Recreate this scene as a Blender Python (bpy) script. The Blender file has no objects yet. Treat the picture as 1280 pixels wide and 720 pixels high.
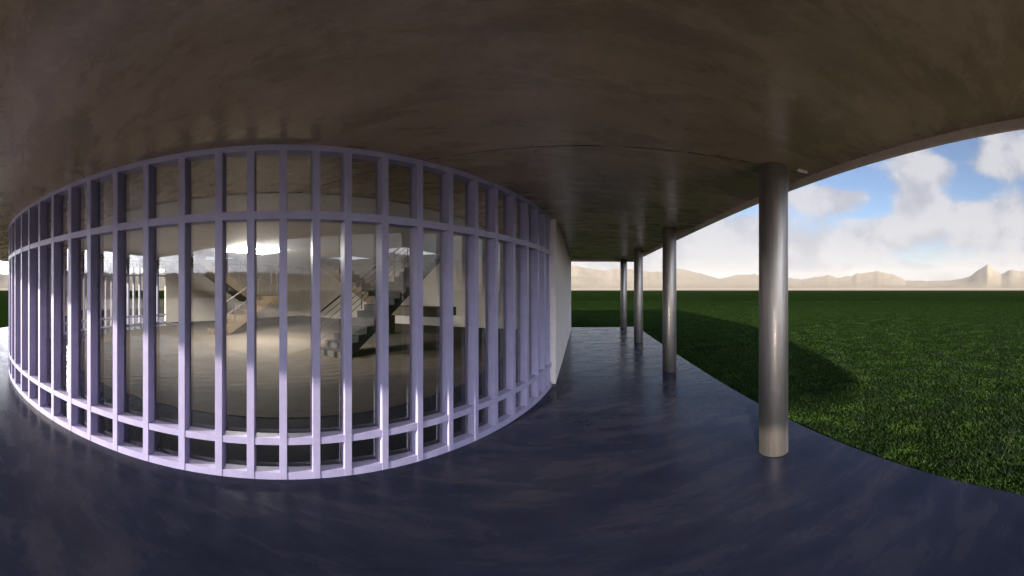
import bpy, bmesh, math, random
from mathutils import Vector, Matrix, noise
import numpy as np

random.seed(7)
rng = np.random.default_rng(11)
S = bpy.context.scene
COL = S.collection
PI = math.pi
PXR = 1280 / PI                       # photo pixels per radian of the 180 degree panorama
ZC = 2.906                            # soffit height
A0 = math.radians(12.4)               # heading of the pavilion's long axis
CA, SA = math.cos(A0), math.sin(A0)


def W(v, u, z=0.0):
    """pavilion axes (v across, u along) to world"""
    return Vector((v * CA + u * SA, -v * SA + u * CA, z))


# ------------------------------------------------------------------ helpers
def tag(o, label=None, cat=None, group=None, kind=None):
    if label: o['label'] = label
    if cat: o['category'] = cat
    if group: o['group'] = group
    if kind: o['kind'] = kind
    return o


def world_loc(o):
    while o.parent: o = o.parent
    return o.location if o.type == 'EMPTY' else Vector()


def link(name, bm, mat, parent=None, smooth=False, recalc=True):
    if recalc:
        bmesh.ops.recalc_face_normals(bm, faces=bm.faces[:])
    me = bpy.data.meshes.new(name)
    bm.to_mesh(me)
    bm.free()
    if smooth:
        me.polygons.foreach_set('use_smooth', [True] * len(me.polygons))
    o = bpy.data.objects.new(name, me)
    COL.objects.link(o)
    if mat:
        me.materials.append(mat)
    if parent:
        o.parent = parent
        o.matrix_parent_inverse = (Matrix.Translation(world_loc(parent)).inverted() if not parent.parent else Matrix())
    return o


def empty(name, loc):
    o = bpy.data.objects.new(name, None)
    COL.objects.link(o)
    o.location = loc
    o.empty_display_size = .2
    return o


def hexa(bm, p):
    """p: eight corners, bottom four then top four"""
    vs = [bm.verts.new(q) for q in p]
    for f in ((3, 2, 1, 0), (4, 5, 6, 7), (0, 1, 5, 4), (1, 2, 6, 5), (2, 3, 7, 6), (3, 0, 4, 7)):
        bm.faces.new([vs[i] for i in f])


def boxvu(bm, v0, v1, u0, u1, z0, z1):
    hexa(bm, [W(v0, u0, z0), W(v1, u0, z0), W(v1, u1, z0), W(v0, u1, z0),
              W(v0, u0, z1), W(v1, u0, z1), W(v1, u1, z1), W(v0, u1, z1)])


def tube(bm, a, b, r, n=10):
    a, b = Vector(a), Vector(b)
    d = (b - a).normalized()
    s = d.cross(Vector((0, 0, 1)))
    if s.length < 1e-4: s = Vector((1, 0, 0))
    s.normalize(); t = d.cross(s)
    rings = []
    for p in (a, b):
        rings.append([bm.verts.new(p + s * (r * math.cos(2 * PI * i / n)) + t * (r * math.sin(2 * PI * i / n))) for i in range(n)])
    for i in range(n):
        bm.faces.new((rings[0][i], rings[0][(i + 1) % n], rings[1][(i + 1) % n], rings[1][i]))
    bm.faces.new(rings[0][::-1]); bm.faces.new(rings[1])


def catmull(pts, n=6):
    out = []
    for i in range(len(pts) - 1):
        p0 = pts[max(i - 1, 0)]; p1 = pts[i]; p2 = pts[i + 1]; p3 = pts[min(i + 2, len(pts) - 1)]
        for k in range(n):
            t = k / n
            out.append(tuple(.5 * ((2 * p1[j]) + (-p0[j] + p2[j]) * t + (2 * p0[j] - 5 * p1[j] + 4 * p2[j] - p3[j]) * t * t
                                   + (-p0[j] + 3 * p1[j] - 3 * p2[j] + p3[j]) * t ** 3) for j in range(2)))
    out.append(pts[-1])
    return out


def inset(poly, d):
    """offset a clockwise/counter-clockwise (v,u) polygon inward by d"""
    n = len(poly)
    area = sum(poly[i][0] * poly[(i + 1) % n][1] - poly[(i + 1) % n][0] * poly[i][1] for i in range(n))
    s = 1 if area > 0 else -1
    out = []
    for i in range(n):
        a, b, c = Vector(poly[i - 1]), Vector(poly[i]), Vector(poly[(i + 1) % n])
        e1 = (b - a).normalized(); e2 = (c - b).normalized()
        n1 = Vector((-e1.y, e1.x)) * s; n2 = Vector((-e2.y, e2.x)) * s
        m = (n1 + n2).normalized()
        k = d / max(.35, m.dot(n1))
        out.append((b.x + m.x * k, b.y + m.y * k))
    return out


def sheet(bm, outline, holes, z):
    """flat polygon with holes"""
    edges = []
    for loop in [outline] + holes:
        vs = [bm.verts.new(W(p[0], p[1], z)) for p in loop]
        for i in range(len(vs)):
            edges.append(bm.edges.new((vs[i], vs[(i + 1) % len(vs)])))
    bmesh.ops.triangle_fill(bm, use_beauty=True, use_dissolve=False, edges=edges, normal=(0, 0, 1))


def band(bm, la, za, lb, zb):
    n = len(la)
    a = [bm.verts.new(W(p[0], p[1], za)) for p in la]
    b = [bm.verts.new(W(p[0], p[1], zb)) for p in lb]
    for i in range(n):
        j = (i + 1) % n
        bm.faces.new((a[i], a[j], b[j], b[i]))


def rect(v0, v1, u0, u1):
    return [(v0, u0), (v1, u0), (v1, u1), (v0, u1)]


# ------------------------------------------------------------------ materials
def M(name):
    m = bpy.data.materials.new(name)
    m.use_nodes = True
    nt = m.node_tree
    return m, nt, nt.nodes['Principled BSDF']


def N(nt, t, **kw):
    n = nt.nodes.new(t)
    for k, val in kw.items():
        if k in n.inputs: n.inputs[k].default_value = val
        else: setattr(n, k, val)
    return n


def pos(nt, scale=(1, 1, 1), rot=0):
    g = N(nt, 'ShaderNodeNewGeometry')
    mp = N(nt, 'ShaderNodeMapping')
    mp.inputs['Scale'].default_value = scale
    mp.inputs['Rotation'].default_value = (0, 0, rot)
    nt.links.new(g.outputs['Position'], mp.inputs['Vector'])
    return mp.outputs['Vector']


def noise_tex(nt, vec, scale, detail=6, rough=.6, dist=0):
    n = N(nt, 'ShaderNodeTexNoise')
    n.inputs['Scale'].default_value = scale
    n.inputs['Detail'].default_value = detail
    n.inputs['Roughness'].default_value = rough
    n.inputs['Distortion'].default_value = dist
    nt.links.new(vec, n.inputs['Vector'])
    return n.outputs['Fac']


def ramp(nt, fac, stops):
    r = N(nt, 'ShaderNodeValToRGB')
    el = r.color_ramp.elements
    while len(el) > len(stops): el.remove(el[-1])
    while len(el) < len(stops): el.new(.5)
    for e, (p, c) in zip(el, stops):
        e.position = p
        e.color = (*c, 1) if len(c) == 3 else c
    nt.links.new(fac, r.inputs['Fac'])
    return r.outputs['Color']


def mixc(nt, fac, a, b, mode='MIX'):
    m = N(nt, 'ShaderNodeMix', data_type='RGBA', blend_type=mode)
    for sock, val in (('Factor', fac),):
        if hasattr(val, 'links'): nt.links.new(val, m.inputs[0])
        else: m.inputs[0].default_value = val
    for idx, val in ((6, a), (7, b)):
        if hasattr(val, 'links'): nt.links.new(val, m.inputs[idx])
        else: m.inputs[idx].default_value = (*val, 1)
    return m.outputs[2]


def math_n(nt, op, a, b=None, clamp=False):
    m = N(nt, 'ShaderNodeMath', operation=op, use_clamp=clamp)
    for i, val in enumerate((a, b)):
        if val is None: continue
        if hasattr(val, 'links'): nt.links.new(val, m.inputs[i])
        else: m.inputs[i].default_value = val
    return m.outputs[0]


def bump(nt, b, h, strength, dist=.01):
    n = N(nt, 'ShaderNodeBump')
    n.inputs['Strength'].default_value = strength
    n.inputs['Distance'].default_value = dist
    nt.links.new(h, n.inputs['Height'])
    nt.links.new(n.outputs['Normal'], b.inputs['Normal'])


def concrete(name, dark, mid, light, rough=(.3, .5), streak=(1, 1, 1), bmp=.15, spec=.5):
    m, nt, b = M(name)
    p = pos(nt, streak, A0)
    big = noise_tex(nt, p, .55, 7, .62, .6)
    med = noise_tex(nt, p, 2.6, 8, .65, .3)
    fin = noise_tex(nt, pos(nt), 26, 5, .6)
    c1 = ramp(nt, big, [(.36, dark), (.5, mid), (.64, light)])
    c2 = ramp(nt, med, [(.36, dark), (.51, mid), (.68, light)])
    c = mixc(nt, .5, c1, c2)
    c = mixc(nt, .35, c, ramp(nt, fin, [(.3, (.55, .55, .55)), (.6, (1.1, 1.1, 1.1))]), 'MULTIPLY')
    nt.links.new(c, b.inputs['Base Color'])
    rr = N(nt, 'ShaderNodeMapRange')
    rr.inputs['From Min'].default_value = .3; rr.inputs['From Max'].default_value = .7
    rr.inputs['To Min'].default_value = rough[0]; rr.inputs['To Max'].default_value = rough[1]
    nt.links.new(med, rr.inputs['Value'])
    nt.links.new(rr.outputs[0], b.inputs['Roughness'])
    b.inputs['Specular IOR Level'].default_value = spec
    bump(nt, b, mixc(nt, .5, fin, med), bmp, .006)
    return m, nt, b, c


m_soffit, nt, b, col = concrete('brown_stained_concrete', (.29, .215, .125), (.45, .345, .205), (.62, .485, .30),
                                (.20, .36), (.55, 1.5, 1), .16, .65)
# the pour joint that crosses the soffit at the first column
g = N(nt, 'ShaderNodeNewGeometry'); mp = N(nt, 'ShaderNodeMapping', vector_type='POINT')
mp.inputs['Rotation'].default_value = (0, 0, A0)
nt.links.new(g.outputs['Position'], mp.inputs['Vector'])
sx = N(nt, 'ShaderNodeSeparateXYZ'); nt.links.new(mp.outputs[0], sx.inputs[0])
wob = noise_tex(nt, mp.outputs[0], 1.3, 3)
uu = math_n(nt, 'ADD', sx.outputs['Y'], math_n(nt, 'MULTIPLY', wob, .03))
ln = math_n(nt, 'LESS_THAN', math_n(nt, 'ABSOLUTE', math_n(nt, 'SUBTRACT', uu, 2.60)), .008)
nt.links.new(mixc(nt, ln, col, (.012, .009, .007)), b.inputs['Base Color'])

m_deck, nt, b, col = concrete('polished_blue_concrete', (.008, .011, .024), (.0155, .0185, .037), (.034, .034, .048),
                              (.18, .34), (.5, 1.4, 1), .05, .08)
m_floor, *_ = concrete('warm_screed', (.065, .055, .046), (.085, .073, .061), (.105, .092, .078), (.75, .9), (1, 1, 1), .08, .10)
m_glare_sheet, *_ = concrete('matte_glare_sheet', (.008, .010, .018), (.012, .015, .026), (.02, .022, .034), (.7, .9), (1, 1, 1), .08, .10)
m_edge, *_ = concrete('pale_edge_concrete', (.74, .62, .47), (.82, .69, .54), (.87, .75, .60), (.6, .8), (1, 1, 1), .1)
m_wall, *_ = concrete('white_render', (.72, .68, .68), (.78, .74, .74), (.83, .80, .80), (.6, .8), (1, 1, 1), .1)
m_plaster, *_ = concrete('cream_plaster', (.78, .70, .62), (.84, .77, .69), (.88, .82, .75), (.55, .75), (1, 1, 1), .1)
m_ceil, *_ = concrete('grey_ceiling_plaster', (.66, .66, .66), (.76, .76, .76), (.84, .84, .84), (.3, .5), (1, 1, 1), .1)
m_brown, *_ = concrete('brown_stair_concrete', (.075, .055, .036), (.10, .075, .05), (.13, .095, .065), (.4, .6), (1, 1, 1), .1, .2)
m_grey, *_ = concrete('grey_stair_concrete', (.045, .043, .046), (.06, .058, .06), (.075, .072, .075), (.5, .7), (1, 1, 1), .1, .12)

m_paint, nt, b = M('lavender_paint')
p = pos(nt)
f = noise_tex(nt, p, 7, 5, .6)
nt.links.new(ramp(nt, f, [(.3, (.34, .325, .525)), (.7, (.405, .385, .60))]), b.inputs['Base Color'])
b.inputs['Roughness'].default_value = .42
bump(nt, b, noise_tex(nt, p, 60, 3), .05, .002)

m_steel, nt, b = M('brushed_steel')
p = pos(nt, (8, 8, .35))
f = noise_tex(nt, p, 6, 5, .6)
nt.links.new(ramp(nt, f, [(.3, (.27, .25, .235)), (.7, (.37, .35, .33))]), b.inputs['Base Color'])
b.inputs['Metallic'].default_value = 1
b.inputs['Roughness'].default_value = .52
bump(nt, b, noise_tex(nt, p, 30, 4), .04, .002)

m_dark, nt, b = M('dark_railing_metal')
f = noise_tex(nt, pos(nt), 12, 3)
nt.links.new(ramp(nt, f, [(.3, (.05, .045, .045)), (.7, (.09, .08, .08))]), b.inputs['Base Color'])
b.inputs['Metallic'].default_value = .6; b.inputs['Roughness'].default_value = .45

m_white, nt, b = M('white_enamel')
f = noise_tex(nt, pos(nt), 20, 3)
nt.links.new(ramp(nt, f, [(.3, (.76, .76, .75)), (.7, (.84, .84, .83))]), b.inputs['Base Color'])
b.inputs['Roughness'].default_value = .4

# clear glass with a mirror sheen that follows the angle
m_glass = bpy.data.materials.new('clear_glass'); m_glass.use_nodes = True
nt = m_glass.node_tree; nt.nodes.clear()
out = N(nt, 'ShaderNodeOutputMaterial'); tr = N(nt, 'ShaderNodeBsdfTransparent'); gl = N(nt, 'ShaderNodeBsdfGlossy')
tr.inputs['Color'].default_value = (.93, .95, .94, 1)
gl.inputs['Roughness'].default_value = .03
fr = N(nt, 'ShaderNodeFresnel'); fr.inputs['IOR'].default_value = 1.5
dn = N(nt, 'ShaderNodeBump'); dn.inputs['Strength'].default_value = .05; dn.inputs['Distance'].default_value = .02
nt.links.new(noise_tex(nt, pos(nt), 1.6, 2), dn.inputs['Height'])
nt.links.new(dn.outputs[0], gl.inputs['Normal'])
fac = math_n(nt, 'MULTIPLY', fr.outputs[0], 2.6, True)
mx = N(nt, 'ShaderNodeMixShader')
nt.links.new(fac, mx.inputs[0]); nt.links.new(tr.outputs[0], mx.inputs[1]); nt.links.new(gl.outputs[0], mx.inputs[2])
nt.links.new(mx.outputs[0], out.inputs['Surface'])

# lawn near, horizon haze painted as pale sand far out
m_ground, nt, b = M('lawn_and_haze_tone')
g = N(nt, 'ShaderNodeNewGeometry')
p = g.outputs['Position']
a1 = noise_tex(nt, p, .8, 8, .7, .4); a2 = noise_tex(nt, p, 7, 6, .7); a3 = noise_tex(nt, p, .05, 5, .6)
c1 = ramp(nt, a1, [(.3, (.014, .030, .008)), (.5, (.030, .058, .014)), (.72, (.060, .085, .022))])
c2 = ramp(nt, a2, [(.3, (.012, .026, .008)), (.55, (.034, .062, .016)), (.75, (.070, .092, .026))])
c = mixc(nt, .55, c1, c2)
c = mixc(nt, .5, c, ramp(nt, a3, [(.3, (.7, .7, .7)), (.7, (1.15, 1.1, 1.0))]), 'MULTIPLY')
c = mixc(nt, 1.0, c, (.25, .31, .21), 'MULTIPLY')
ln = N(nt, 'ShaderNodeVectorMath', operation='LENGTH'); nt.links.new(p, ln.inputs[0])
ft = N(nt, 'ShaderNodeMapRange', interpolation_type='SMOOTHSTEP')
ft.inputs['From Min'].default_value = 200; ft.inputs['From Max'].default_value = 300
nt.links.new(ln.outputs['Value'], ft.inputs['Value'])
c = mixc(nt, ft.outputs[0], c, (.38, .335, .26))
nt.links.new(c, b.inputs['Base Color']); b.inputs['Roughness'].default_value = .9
b.inputs['Specular IOR Level'].default_value = 0
bump(nt, b, mixc(nt, .5, a2, a1), .8, .08)

m_blade, nt, b = M('grass_blade')
p = pos(nt)
f1 = noise_tex(nt, p, .9, 6, .7); f2 = noise_tex(nt, p, 9, 4, .7)
c = mixc(nt, .5, ramp(nt, f1, [(.3, (.018, .040, .008)), (.52, (.040, .078, .015)), (.72, (.085, .120, .026))]),
         ramp(nt, f2, [(.3, (.016, .036, .008)), (.55, (.045, .082, .016)), (.75, (.10, .13, .03))]))
f3 = noise_tex(nt, p, 2.3, 5, .65, .5)
c = mixc(nt, 1.0, c, ramp(nt, f3, [(.32, (.085, .14, .08)), (.5, (.22, .33, .17)), (.68, (.64, .76, .34))]), 'MULTIPLY')
nt.links.new(c, b.inputs['Base Color']); b.inputs['Roughness'].default_value = .6
b.inputs['Specular IOR Level'].default_value = .2

m_hill, nt, b = M('dusty_hills')
f = noise_tex(nt, pos(nt), .004, 6, .6)
nt.links.new(ramp(nt, f, [(.3, (.17, .145, .105)), (.7, (.22, .19, .145))]), b.inputs['Base Color'])
b.inputs['Roughness'].default_value = 1; b.inputs['Specular IOR Level'].default_value = 0

# ------------------------------------------------------------------ sun, sky, air
SUN_AZ = math.radians(216)          # clockwise from +Y (the view direction)
SUN_EL = math.radians(13.2)
sd = Vector((math.sin(SUN_AZ) * math.cos(SUN_EL), math.cos(SUN_AZ) * math.cos(SUN_EL), math.sin(SUN_EL)))
sl = bpy.data.lights.new('sun', 'SUN'); sl.energy = 2.2; sl.angle = math.radians(.9); sl.color = (1, .86, .70)
so = bpy.data.objects.new('sun', sl); COL.objects.link(so)
so.rotation_euler = sd.to_track_quat('Z', 'Y').to_euler(); so.location = sd * 60

wd = bpy.data.worlds.new('World'); S.world = wd; wd.use_nodes = True
nt = wd.node_tree; nt.nodes.clear()
out = N(nt, 'ShaderNodeOutputWorld'); bg = N(nt, 'ShaderNodeBackground')
sky = N(nt, 'ShaderNodeTexSky', sky_type='NISHITA')
sky.sun_disc = False; sky.sun_elevation = SUN_EL; sky.sun_rotation = SUN_AZ
sky.air_density = 1.0; sky.dust_density = 1.0; sky.ozone_density = 1.5
tc = N(nt, 'ShaderNodeTexCoord')
dirv = tc.outputs['Generated']
sx = N(nt, 'ShaderNodeSeparateXYZ'); nt.links.new(dirv, sx.inputs[0])
zc = math_n(nt, 'MAXIMUM', sx.outputs['Z'], 0.0)
# clouds on a high flat layer
den = math_n(nt, 'ADD', zc, .16)
cv = N(nt, 'ShaderNodeVectorMath', operation='DIVIDE'); nt.links.new(dirv, cv.inputs[0])
cb = N(nt, 'ShaderNodeCombineXYZ')
for i in range(3): nt.links.new(den, cb.inputs[i])
nt.links.new(cb.outputs[0], cv.inputs[1])
n1 = noise_tex(nt, cv.outputs[0], 1.25, 9, .58, .3)
n2 = noise_tex(nt, dirv, 9, 8, .62, .2)
dens = math_n(nt, 'ADD', math_n(nt, 'MULTIPLY', n1, .7), math_n(nt, 'MULTIPLY', n2, .3))
# named clumps: (azimuth px, elevation px, half width, half height, gain) as seen in the photograph's sky
clumps = [(1040, 248, 46, 17, .30), (1150, 225, 40, 42, .26), (1255, 195, 42, 30, .26), (1120, 280, 130, 34, .20),
          (1250, 270, 60, 34, .22), (900, 310, 90, 40, .2), (1190, 185, 34, 26, -.30), (1215, 232, 40, 22, -.26), (1085, 262, 34, 12, -.16),
          (1065, 222, 30, 14, -.22), (1105, 238, 20, 22, -.18)]
for (px, py, hw, hh, gain) in clumps:
    az, el = (px - 640) / PXR, (360 - py) / PXR
    d0 = Vector((math.sin(az) * math.cos(el), math.cos(az) * math.cos(el), math.sin(el)))
    e1 = Vector((math.cos(az), -math.sin(az), 0)); e2 = e1.cross(d0)
    q = []
    for e, h in ((e1, hw / PXR), (e2, hh / PXR), (d0, 1)):
        dp = N(nt, 'ShaderNodeVectorMath', operation='DOT_PRODUCT'); nt.links.new(dirv, dp.inputs[0]); dp.inputs[1].default_value = e
        q.append(math_n(nt, 'DIVIDE', dp.outputs['Value'], h))
    r2 = math_n(nt, 'ADD', math_n(nt, 'MULTIPLY', q[0], q[0]), math_n(nt, 'MULTIPLY', q[1], q[1]))
    w = math_n(nt, 'SUBTRACT', 1.0, math_n(nt, 'MULTIPLY', r2, .6), True)
    w = math_n(nt, 'MULTIPLY', w, math_n(nt, 'GREATER_THAN', q[2], 0))
    dens = math_n(nt, 'ADD', dens, math_n(nt, 'MULTIPLY', w, gain * .75))
# thicker towards the horizon
hz = N(nt, 'ShaderNodeMapRange', interpolation_type='SMOOTHSTEP')
hz.inputs['From Min'].default_value = .30; hz.inputs['From Max'].default_value = .0
hz.inputs['To Min'].default_value = 0; hz.inputs['To Max'].default_value = .22
nt.links.new(zc, hz.inputs['Value'])
dens = math_n(nt, 'ADD', dens, hz.outputs[0])
cm = N(nt, 'ShaderNodeMapRange', interpolation_type='SMOOTHSTEP')
cm.inputs['From Min'].default_value = .45; cm.inputs['From Max'].default_value = .66
nt.links.new(dens, cm.inputs['Value'])
cmf = math_n(nt, 'MULTIPLY', cm.outputs[0], .92)
shade = ramp(nt, math_n(nt, 'ADD', math_n(nt, 'MULTIPLY', n2, .75), math_n(nt, 'MULTIPLY', dens, .25)),
             [(.40, (1.34, 1.39, 1.66)), (.49, (1.55, 1.59, 1.80)), (.58, (2.05, 2.07, 2.2))])
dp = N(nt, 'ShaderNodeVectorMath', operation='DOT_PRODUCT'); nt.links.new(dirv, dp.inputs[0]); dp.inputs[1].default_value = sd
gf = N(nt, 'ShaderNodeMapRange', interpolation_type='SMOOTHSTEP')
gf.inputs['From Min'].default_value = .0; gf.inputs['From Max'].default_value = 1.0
gf.inputs['To Min'].default_value = 1.0; gf.inputs['To Max'].default_value = 21.0  # clouds brightened toward the sun, out of view, to fill the shade
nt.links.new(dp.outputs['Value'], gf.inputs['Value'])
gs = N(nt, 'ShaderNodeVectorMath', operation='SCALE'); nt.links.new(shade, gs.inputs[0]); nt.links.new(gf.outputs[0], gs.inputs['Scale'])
blue = N(nt, 'ShaderNodeVectorMath', operation='MULTIPLY'); nt.links.new(sky.outputs[0], blue.inputs[0]); blue.inputs[1].default_value = (.40, .46, .56)
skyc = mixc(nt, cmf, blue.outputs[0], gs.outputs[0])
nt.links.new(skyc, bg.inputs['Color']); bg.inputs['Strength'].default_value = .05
nt.links.new(bg.outputs[0], out.inputs['Surface'])

# ------------------------------------------------------------------ ground, hills, haze
GZ = -.11
RMAX = 7200
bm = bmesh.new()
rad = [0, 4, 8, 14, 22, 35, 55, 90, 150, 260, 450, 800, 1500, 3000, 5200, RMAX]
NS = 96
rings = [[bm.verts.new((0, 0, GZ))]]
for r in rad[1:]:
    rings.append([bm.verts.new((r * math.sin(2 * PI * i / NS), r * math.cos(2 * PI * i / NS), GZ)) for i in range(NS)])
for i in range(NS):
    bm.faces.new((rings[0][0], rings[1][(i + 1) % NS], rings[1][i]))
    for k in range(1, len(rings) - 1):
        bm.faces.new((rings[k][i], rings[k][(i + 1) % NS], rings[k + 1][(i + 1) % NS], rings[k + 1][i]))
tag(link('ground', bm, m_ground), 'flat dark green lawn with horizon haze painted pale far out', 'ground', kind='structure')

prof = [(640, 338), (680, 341), (712, 333), (720, 331), (740, 336), (755, 338), (765, 335), (780, 333), (800, 338), (825, 339), (846, 336),
        (871, 340), (899, 347.5), (923, 343), (947, 342.5), (989, 347.5), (1001, 349), (1034, 343), (1046, 347), (1071, 342.5),
        (1098, 338.6), (1118, 342.5), (1133, 350), (1165, 351), (1192, 349.5), (1211, 345), (1234.5, 329), (1252, 342.5), (1266, 336),
        (1280, 338.6), (1300, 345), (1330, 340), (1400, 346), (1480, 340), (1560, 344), (1700, 338), (1920, 342), (2200, 338), (2560, 342),
        (2920, 338)]


def crest(az):
    x = 640 + (az % (2 * PI)) * PXR
    if x > 2920: x -= 2560
    if x < 640: x += 2560
    for (x0, y0), (x1, y1) in zip(prof, prof[1:]):
        if x0 <= x <= x1:
            t = (x - x0) / (x1 - x0)
            return 360 - (y0 + (y1 - y0) * t)
    return 20


RH = 4600
bm = bmesh.new()
NA, NR = 1500, 31
grid = []
for i in range(NA):
    az = 2 * PI * i / NA
    el = crest(az) + noise.noise(Vector((az * 60, 0, 3))) * 1.2
    H = math.tan(el / PXR) * RH
    row = []
    for k in range(NR):
        t = k / (NR - 1)
        r = RH - 1400 + t * 2400
        s = max(0, 1 - abs(r - RH) / (1400 if r < RH else 1000))
        n = noise.fractal(Vector((math.sin(az) * r, math.cos(az) * r, 0)) * .0016, 1.0, 2.0, 5)
        m = noise.fractal(Vector((math.sin(az) * r, math.cos(az) * r, 40)) * .006, .9, 2.1, 5)
        z = H * (s ** 1.25) * (1 + .35 * n * (1 - s)) + 16 * m * s
        row.append(bm.verts.new((r * math.sin(az), r * math.cos(az), GZ - .5 + max(0, z))))
    grid.append(row)
for i in range(NA):
    for k in range(NR - 1):
        j = (i + 1) % NA
        bm.faces.new((grid[i][k], grid[j][k], grid[j][k + 1], grid[i][k + 1]))
tag(link('hills', bm, m_hill, smooth=True), 'low hazy sand coloured hills along the horizon', 'hills', kind='structure')

m_haze = bpy.data.materials.new('haze'); m_haze.use_nodes = True
nt = m_haze.node_tree; nt.nodes.clear()
out = N(nt, 'ShaderNodeOutputMaterial'); vo = N(nt, 'ShaderNodeVolumePrincipled')
vo.inputs['Color'].default_value = (.84, .79, .74, 1); vo.inputs['Density'].default_value = .00007
vo.inputs['Anisotropy'].default_value = 0
nt.links.new(vo.outputs[0], out.inputs['Volume'])
bm = bmesh.new()
L = RMAX + 60
hexa(bm, [(-L, -L, GZ - 1.5), (L, -L, GZ - 1.5), (L, L, GZ - 1.5), (-L, L, GZ - 1.5), (-L, -L, 420), (L, -L, 420), (L, L, 420), (-L, L, 420)])
tag(link('haze', bm, m_haze), 'pale dusty haze over the far ground and the hills', 'haze', kind='stuff')

# added unseen pale gravel sheet that bounces sunlight under the canopy
m_bounce, nt, b = M('bounce_gravel')
f = noise_tex(nt, pos(nt), 14, 8, .75); f2 = noise_tex(nt, pos(nt), .5, 4)
nt.links.new(mixc(nt, .4, ramp(nt, f, [(.3, (.38, .34, .29)), (.7, (.62, .57, .50))]), ramp(nt, f2, [(.3, (.46, .42, .36)), (.7, (.58, .53, .47))])), b.inputs['Base Color'])
b.inputs['Roughness'].default_value = .9
bump(nt, b, f, .6, .02)
bm = bmesh.new()
hexa(bm, [(-42, -48, GZ - .1), (14, -48, GZ - .1), (14, -2.5, GZ - .1), (-42, -2.5, GZ - .1),
          (-42, -48, GZ + .012), (14, -48, GZ + .012), (14, -2.5, GZ + .012), (-42, -2.5, GZ + .012)])
tag(link('bounce_court', bm, m_bounce), 'added pale gravel bounce sheet, unseen behind the camera', 'gravel court', kind='structure')

# ------------------------------------------------------------------ deck and roof
UEND = 14.03
OUT = [(2.36, UEND)] + [(2.36, u) for u in (10, 6, 4)] + catmull(
    [(2.36, 2.4), (2.33, 1.3), (2.23, .3), (1.98, -1.2), (1.5, -3), (.75, -5.1), (.3, -6.4), (-.25, -7.5), (-1.1, -7.95), (-2.2, -7.75), (-3.6, -6.8),
     (-5.1, -5.8), (-7.0, -4.7), (-9, -4.2), (-12, -3.4), (-13.8, -2.8), (-16.5, -.8), (-18, 2), (-18.4, 5)], 6) + [(-18.4, UEND)]
IN = inset(OUT, .205)
LIP = inset(OUT, .180)
IN2 = inset(OUT, .20)
# openings in the slab: three stair wells
WELLS = [rect(-6.15, -4.95, 8.2, 11.35), rect(-10.1, -8.0, 9.25, 10.55), rect(-12.75, -11.35, 4.5, 6.3)]

bm = bmesh.new()
sheet(bm, OUT, [], 0)
band(bm, OUT, 0, OUT, -.3)
sheet(bm, OUT, [], -.3)
bmesh.ops.remove_doubles(bm, verts=bm.verts[:], dist=1e-4)
tag(link('deck', bm, m_deck), 'dark polished blue grey concrete deck under the canopy', 'deck', kind='structure')

roof = empty('canopy_roof', W(-8, 6, ZC))
tag(roof, 'wide flat canopy roof with brown concrete underside and pale edge', 'roof', kind='thing')
bm = bmesh.new(); sheet(bm, IN, WELLS, ZC)
link('soffit', bm, m_soffit, roof)
bm = bmesh.new()
band(bm, IN, ZC, IN, ZC - .085); band(bm, IN, ZC - .085, LIP, ZC - .085); band(bm, LIP, ZC - .085, LIP, ZC + .27); band(bm, LIP, ZC + .27, IN2, ZC + .28)
bmesh.ops.remove_doubles(bm, verts=bm.verts[:], dist=1e-4)
link('roof_edge', bm, m_edge, roof)
bm = bmesh.new(); sheet(bm, IN2, WELLS, ZC + .28)
link('roof_top', bm, m_edge, roof)
# stair well linings, left lidless to let extra daylight into the hall
for w in WELLS:
    bm = bmesh.new(); band(bm, w, ZC, w, ZC + .7)
    bmesh.ops.remove_doubles(bm, verts=bm.verts[:], dist=1e-4)
    link('stair_well', bm, m_ceil, roof)
m_lamp, nt, b = M('lit_panel')
b.inputs['Base Color'].default_value = (.8, .8, .8, 1)
b.inputs['Emission Color'].default_value = (1, .93, .84, 1); b.inputs['Emission Strength'].default_value = 21


def ceiling_light(v0, v1, u0, u1, nb, lab):
    o = empty('ceiling_light', W((v0 + v1) / 2, (u0 + u1) / 2, ZC))
    tag(o, lab, 'ceiling light', kind='thing')
    bm = bmesh.new(); boxvu(bm, v0, v1, u0, u1, ZC - .07, ZC - .012)
    link('lamp_panel', bm, m_lamp, o)
    bm = bmesh.new()
    for v in (v0 - .02, v1): boxvu(bm, v, v + .02, u0 - .02, u1 + .02, ZC - .045, ZC - .011)
    for u in (u0 - .02, u1): boxvu(bm, v0 + .001, v1 - .001, u, u + .02, ZC - .044, ZC - .011)
    link('frame', bm, m_white, o)
    if nb:
        bm = bmesh.new()
        for k in range(nb):
            v = v0 + (v1 - v0) * (k + 1) / (nb + 1)
            boxvu(bm, v - .02, v + .02, u0 - .003, u1 + .003, ZC - .08, ZC - .068)
        link('bars', bm, m_dark, o)


ceiling_light(-9.05, -8.0, 4.7, 6.1, 2, 'large bright lit panel with dark bars in the grey hall ceiling')

# small white plate on the soffit beside the first column
bm = bmesh.new()
boxvu(bm, 1.94, 2.06, 2.485, 2.525, ZC - .022, ZC)
bmesh.ops.bevel(bm, geom=bm.edges[:], offset=.006, segments=2, affect='EDGES')
tag(link('soffit_plate', bm, m_white), 'tiny white plate on the brown soffit beside the thickest column', 'fixture')

# ------------------------------------------------------------------ glazed drum
DV, DU, R = -7.986, 6.098, 7.50       # centre and outer radius in pavilion axes
DD = 10.05; XC = 354.0
PHI0 = math.atan2(-DV * CA - DU * SA, -(-DV * SA + DU * CA)) if False else None
cw = W(DV, DU)
a_cam = math.atan2(-cw.x, -cw.y)      # azimuth from the drum centre to the camera


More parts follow.
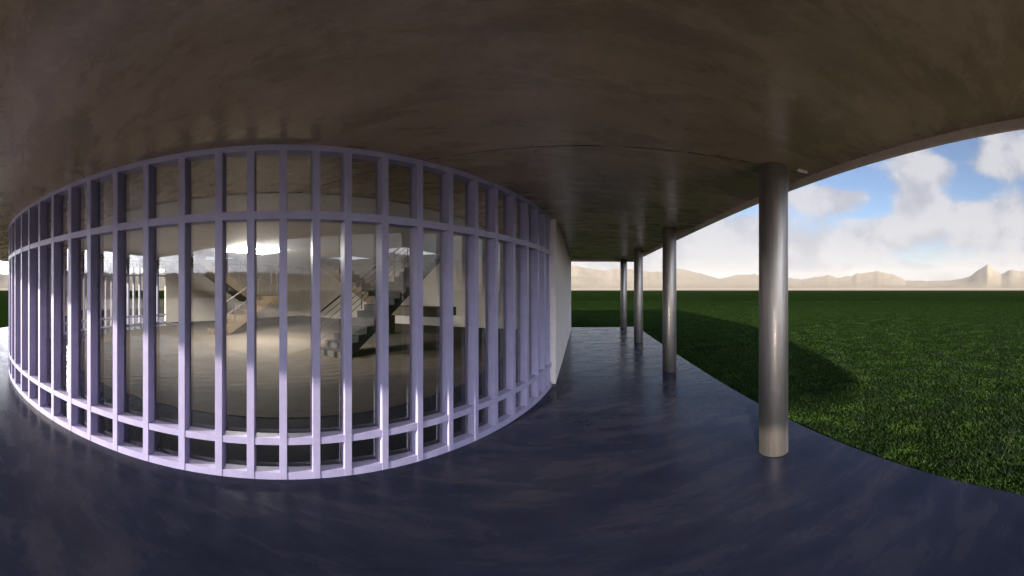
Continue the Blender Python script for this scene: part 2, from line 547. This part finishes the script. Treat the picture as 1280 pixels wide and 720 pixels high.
def drum(psi, r, z):
    """psi: angle round the drum from the camera side, positive to the viewer's right"""
    a = a_cam - psi
    return Vector((cw.x + r * math.sin(a), cw.y + r * math.cos(a), z))


def psi_of(x):
    f = (x - XC) / PXR
    return math.asin(max(-1, min(1, DD * math.sin(f) / R))) - f


xs = [18.9, 26.8, 36.2, 49, 65.8, 87.3, 111.2, 143.9, 182.2, 227.2, 273.4, 313.4, 354.3, 396, 435.6, 481.9, 525.6, 564, 596, 621, 643, 660, 673, 681.5]
psis = [psi_of(x) for x in xs]
# where the drum meets the side walls
def psi_at(v, u):
    p = W(v, u); a = math.atan2(p.x - cw.x, p.y - cw.y)
    d = a_cam - a
    return (d + PI) % (2 * PI) - PI
P_R = psi_at(-.56, 5.45)
P_L = psi_at(-15.32, 4.55)
print('psi range', P_L, P_R, psis[0], psis[-1])
p = psis[-1] + .040
while p < P_R + .012:
    psis.append(p); p += .040
p = psis[0] - .045
while p > P_L + .02:
    psis.insert(0, p); p -= .045

wall = empty('curved_window_wall', drum(0, R, 0))
tag(wall, 'curved lavender framed glass wall of the round hall', 'window wall', kind='thing')
MW, MD = .031, .11


def arc_bar(z0, z1, r0, r1, pa, pb, n=150):
    bm = bmesh.new(); prev = None
    for i in range(n + 1):
        q = pa + (pb - pa) * i / n
        cur = [bm.verts.new(drum(q, r, z)) for r, z in ((r0, z0), (r1, z0), (r1, z1), (r0, z1))]
        if prev:
            for k in range(4):
                bm.faces.new((prev[k], prev[(k + 1) % 4], cur[(k + 1) % 4], cur[k]))
        else: bm.faces.new(cur)
        prev = cur
    bm.faces.new(prev[::-1])
    return bm


PA, PB = P_L - .004, P_R - .002
link('bottom_rail', arc_bar(.0, .078, R - MD, R - .003, PA, PB), m_paint, wall)
link('lower_rail', arc_bar(.365, .432, R - MD, R - .003, PA, PB), m_paint, wall)
link('transom', arc_bar(2.25, 2.318, R - MD, R - .003, PA, PB), m_paint, wall)
link('top_rail', arc_bar(2.85, ZC - .002, R - MD, R - .003, PA, PB), m_paint, wall)
for q in psis:
    bm = bmesh.new()
    t = drum(q + .001, R, 0) - drum(q - .001, R, 0); t.normalize(); t *= MW
    c0, c1 = drum(q, R - MD - .03, .003), drum(q, R, .003)
    hh = Vector((0, 0, ZC - .010))
    hexa(bm, [c0 - t, c0 + t, c1 + t, c1 - t, c0 - t + hh, c0 + t + hh, c1 + t + hh, c1 - t + hh])
    bmesh.ops.bevel(bm, geom=[e for e in bm.edges if abs(e.verts[0].co.z - e.verts[1].co.z) > 1], offset=.004, segments=2, affect='EDGES')
    link('mullion', bm, m_paint, wall)
bm = bmesh.new(); prev = None
for i in range(301):
    q = PA + (PB - PA) * i / 300
    cur = [bm.verts.new(drum(q, R - MD + .012, z)) for z in (.03, 2.88)]
    if prev: bm.faces.new((prev[0], cur[0], cur[1], prev[1]))
    prev = cur
link('glass', bm, m_glass, wall, smooth=True)

# ------------------------------------------------------------------ solid walls
def wallbox(name, lab, v0, v1, u0, u1, mat):
    bm = bmesh.new(); boxvu(bm, v0, v1, u0, u1, .002, ZC - .002)
    bmesh.ops.bevel(bm, geom=bm.edges[:], offset=.006, segments=1, affect='EDGES')
    return tag(link(name, bm, mat), lab, 'wall', kind='thing')


wallbox('side_wall', 'smooth white side wall running back from the glass drum along the deck', -.66, -.46, 5.58, 13.0, m_wall)
wallbox('back_wall', 'long cream plaster wall across the back of the hall behind the stairs', -15.49, -.46, 13.003, 13.2, m_plaster)
wallbox('left_wall', 'cream plaster wall left of the switchback stair, next to the far windows', -15.49, -15.29, 4.6, 13.0, m_plaster)

# inner floor and ceiling, 1.4 m inside the glass
ri = R - 1.45
inner = [(DV + ri * math.cos(a), DU + ri * math.sin(a)) for a in np.linspace(PI, 2 * PI, 60)] + [(-1.9, 12.99), (DV - ri, 12.99)]
inner = [(float(a), float(b)) for a, b in inner]
bm = bmesh.new(); sheet(bm, inner, [], .022); band(bm, inner, .004, inner, .022)
tag(link('hall_floor', bm, m_floor), 'warm brown screed floor inside the round hall', 'floor', kind='structure')
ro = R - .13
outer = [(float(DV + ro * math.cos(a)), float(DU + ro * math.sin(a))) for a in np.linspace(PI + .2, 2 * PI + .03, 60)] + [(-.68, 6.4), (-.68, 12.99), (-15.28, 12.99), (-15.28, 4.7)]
bm = bmesh.new(); sheet(bm, outer, [inner], .012)  # added dark matte sheet, keeps lamp glare off the outer floor
tag(link('hall_glare_sheet', bm, m_glare_sheet), 'added dark matte sheet inside the curved glass, against lamp glare', 'floor', kind='structure')
innerc = [(v, u) for v, u in inner[:-2]] + [(-.68, 12.99), (-15.28, 12.99)]
bm = bmesh.new(); sheet(bm, inner, WELLS, ZC - .008)
tag(link('hall_ceiling', bm, m_ceil), 'light grey plaster ceiling inside the round hall', 'ceiling', kind='structure')


# ------------------------------------------------------------------ stairs
def flight(parent, a, b, z0, z1, w, n, mat, thick=.2):
    """closed flight from a to b (centre line, (v,u)), width w across"""
    a, b = Vector(a), Vector(b)
    d = (b - a); L = d.length; d.normalize(); s = Vector((-d.y, d.x)) * (w / 2)
    bm = bmesh.new()
    top, bot = [], []
    rz, rl = (z1 - z0) / n, L / n
    pts = [(0, z0)]
    for k in range(n):
        pts += [(k * rl, z0 + (k + 1) * rz), ((k + 1) * rl, z0 + (k + 1) * rz)]
    slope = (z1 - z0) / L
    for side in (-1, 1):
        row = []; rb = []
        for (t, z) in pts:
            p = a + d * t + s * side
            row.append(bm.verts.new(W(p.x, p.y, z)))
            rb.append(bm.verts.new(W(p.x, p.y, max(z0 if z0 < .1 else -9, z0 + slope * t - thick) - (0 if z0 > .1 else 0))))
        top.append(row); bot.append(rb)
    m = len(pts)
    for i in range(m - 1):
        bm.faces.new((top[0][i], top[0][i + 1], top[1][i + 1], top[1][i]))
        bm.faces.new((bot[0][i], bot[1][i], bot[1][i + 1], bot[0][i + 1]))
        for k in (0, 1):
            bm.faces.new((top[k][i], bot[k][i], bot[k][i + 1], top[k][i + 1]))
    bm.faces.new((top[0][-1], bot[0][-1], bot[1][-1], top[1][-1]))
    bm.faces.new((top[0][0], top[1][0], bot[1][0], bot[0][0]))
    bmesh.ops.remove_doubles(bm, verts=bm.verts[:], dist=1e-5)
    bmesh.ops.dissolve_degenerate(bm, dist=1e-5, edges=bm.edges[:])
    return link('flight', bm, mat, parent)


def railing(parent, a, b, z0, z1, h=.92, posts=5, lines=4):
    A, B = W(a[0], a[1], z0), W(b[0], b[1], z1)
    up = Vector((0, 0, h))
    bm = bmesh.new()
    for k in range(lines):
        q = Vector((0, 0, h * (k + 1) / (lines + 1)))
        tube(bm, A + q, B + q, .010, 6)
    r = link('railing', bm, m_dark, parent)
    bm = bmesh.new(); tube(bm, A + up, B + up, .024)
    link('handrail', bm, m_dark, r)
    for k in range(posts):
        p = A.lerp(B, k / (posts - 1))
        bm = bmesh.new(); tube(bm, p, p + up, .017, 8)
        link('post', bm, m_dark, r)
    return r


st = empty('straight_stair', W(-5.55, 5.6, 0))
tag(st, 'long straight grey stair with cable railing rising to the right', 'stairs')
flight(st, (-5.55, 5.6), (-5.55, 11.1), .005, 2.95, .85, 17, m_grey)
railing(st, (-5.96, 5.65), (-5.96, 10.9), .15, 2.95, .9, 7, 4)

s2 = empty('crossing_stair', W(-6.0, 9.9, 0))
tag(s2, 'brown stair with a low landing crossing behind the straight grey stair', 'stairs')
flight(s2, (-6.7, 9.9), (-9.9, 9.9), 1.06, 2.95, .95, 11, m_brown, .3)
bm = bmesh.new(); boxvu(bm, -6.9, -4.25, 9.4, 10.4, .76, 1.056)
link('landing', bm, m_brown, s2)
bm = bmesh.new(); boxvu(bm, -6.7, -6.55, 9.7, 10.1, .005, .757)
link('pier', bm, m_brown, s2)

s3 = empty('switchback_stair', W(-10.7, 5.0, 0))
tag(s3, 'brown switchback stair with half landing at the left of the hall', 'stairs')
flight(s3, (-10.7, 5.0), (-10.7, 7.2), .005, 1.4, .95, 8, m_brown, .25)
bm = bmesh.new(); boxvu(bm, -12.65, -10.2, 7.203, 8.0, 1.12, 1.398)
link('landing', bm, m_brown, s3)
flight(s3, (-12.05, 7.2), (-12.05, 4.8), 1.4, 2.95, 1.1, 9, m_brown, .3)
railing(s3, (-10.22, 7.25), (-10.22, 7.95), 1.4, 1.4, .95, 4, 1)
railing(s3, (-10.22, 5.1), (-10.22, 7.2), .15, 1.4, .95, 5, 1)
railing(s3, (-11.5, 7.15), (-11.5, 4.9), 1.5, 2.9, .9, 5, 1)

# ------------------------------------------------------------------ columns
def column(loc):
    bm = bmesh.new(); n = 48; r = .14
    zs = [(r - .01, .002), (r, .012), (r, ZC - .012), (r - .01, ZC - .002)]
    rr = [[bm.verts.new((q * math.cos(2 * PI * i / n), q * math.sin(2 * PI * i / n), z)) for i in range(n)] for q, z in zs]
    for a, b in zip(rr, rr[1:]):
        for i in range(n):
            bm.faces.new((a[i], a[(i + 1) % n], b[(i + 1) % n], b[i]))
    bm.faces.new(rr[0][::-1]); bm.faces.new(rr[-1])
    o = link('steel_column', bm, m_steel, smooth=True)
    o.location = loc
    return o


labs = ['thickest round steel column, standing nearest beside the open lawn',
        'mid sized round steel column, second along the deck edge from the thickest one',
        'slim round steel column, third along the deck edge, just right of the thinnest',
        'thinnest round steel column, standing at the far end of the deck']
c0 = None
for k, u in enumerate((2.585, 6.28, 9.90, 13.55)):
    o = column(W(1.715, u)) if c0 is None else c0.copy()
    if c0 is None: c0 = o
    else:
        COL.objects.link(o); o.location = W(1.715, u)
    tag(o, labs[k], 'column', 'steel columns along the deck edge', 'thing')

# ------------------------------------------------------------------ grass blades beside the deck
NB = 480000
dist = 1.2 + 44 * rng.random(NB) ** 2.3
az = np.radians(rng.uniform(8, 118, NB))
px, py = dist * np.sin(az), dist * np.cos(az)
v = px * CA - py * SA; u = px * SA + py * CA
edge = np.where(u > 1.5, 2.37, 2.37 - np.clip(1.5 - u, 0, 20) ** 2 * .035)
ok = (v > edge + .005) | (u > UEND + .02)
px, py, dist = px[ok], py[ok], dist[ok]
n = len(px)
cl = np.array([noise.noise(Vector((float(a) * 1.7, float(b) * 1.7, 0))) for a, b in zip(px, py)])
fade = np.clip(1.15 - dist / 40, .25, 1)
h = (.014 + .026 * rng.random(n)) * (1 + .9 * cl) * fade
wd_ = (.0022 + .003 * rng.random(n)) * (1 + dist * .10)
ang = rng.uniform(0, 2 * PI, n); lean = rng.uniform(.3, 1.5, n); la = rng.uniform(0, 2 * PI, n)
ax, ay = np.cos(ang) * wd_, np.sin(ang) * wd_
verts = np.empty((n, 3, 3), np.float32)
verts[:, 0] = np.stack([px - ax, py - ay, np.full(n, GZ)], 1)
verts[:, 1] = np.stack([px + ax, py + ay, np.full(n, GZ)], 1)
verts[:, 2] = np.stack([px + np.cos(la) * lean * h, py + np.sin(la) * lean * h, GZ + h], 1)
me = bpy.data.meshes.new('grass')
me.from_pydata(verts.reshape(-1, 3).tolist(), [], np.arange(3 * n).reshape(n, 3).tolist())
me.materials.append(m_blade)
go = bpy.data.objects.new('grass', me); COL.objects.link(go)
tag(go, 'short tufted green lawn grass beside the deck', 'grass', kind='stuff')

# ------------------------------------------------------------------ camera and output
cd = bpy.data.cameras.new('camera'); cam = bpy.data.objects.new('camera', cd); COL.objects.link(cam)
cam.location = (0, 0, 1.7); cam.rotation_euler = (PI / 2, 0, 0)
cd.type = 'PANO'
cd.panorama_type = 'EQUIRECTANGULAR'
cd.longitude_min = -PI / 2; cd.longitude_max = PI / 2
cd.latitude_min = -360 / PXR; cd.latitude_max = 360 / PXR
cd.clip_start = .05; cd.clip_end = 30000
S.camera = cam
S.render.engine = 'CYCLES'
vs = S.view_settings
vs.view_transform = 'Standard'; vs.look = 'None'; vs.exposure = 2.7; vs.gamma = 1; vs.use_curve_mapping = False
cy = S.cycles
cy.max_bounces = 10; cy.diffuse_bounces = 5; cy.glossy_bounces = 5; cy.transparent_max_bounces = 16; cy.volume_bounces = 0
cy.sample_clamp_indirect = 6
cy.use_denoising = True
cy.caustics_reflective = False; cy.caustics_refractive = False
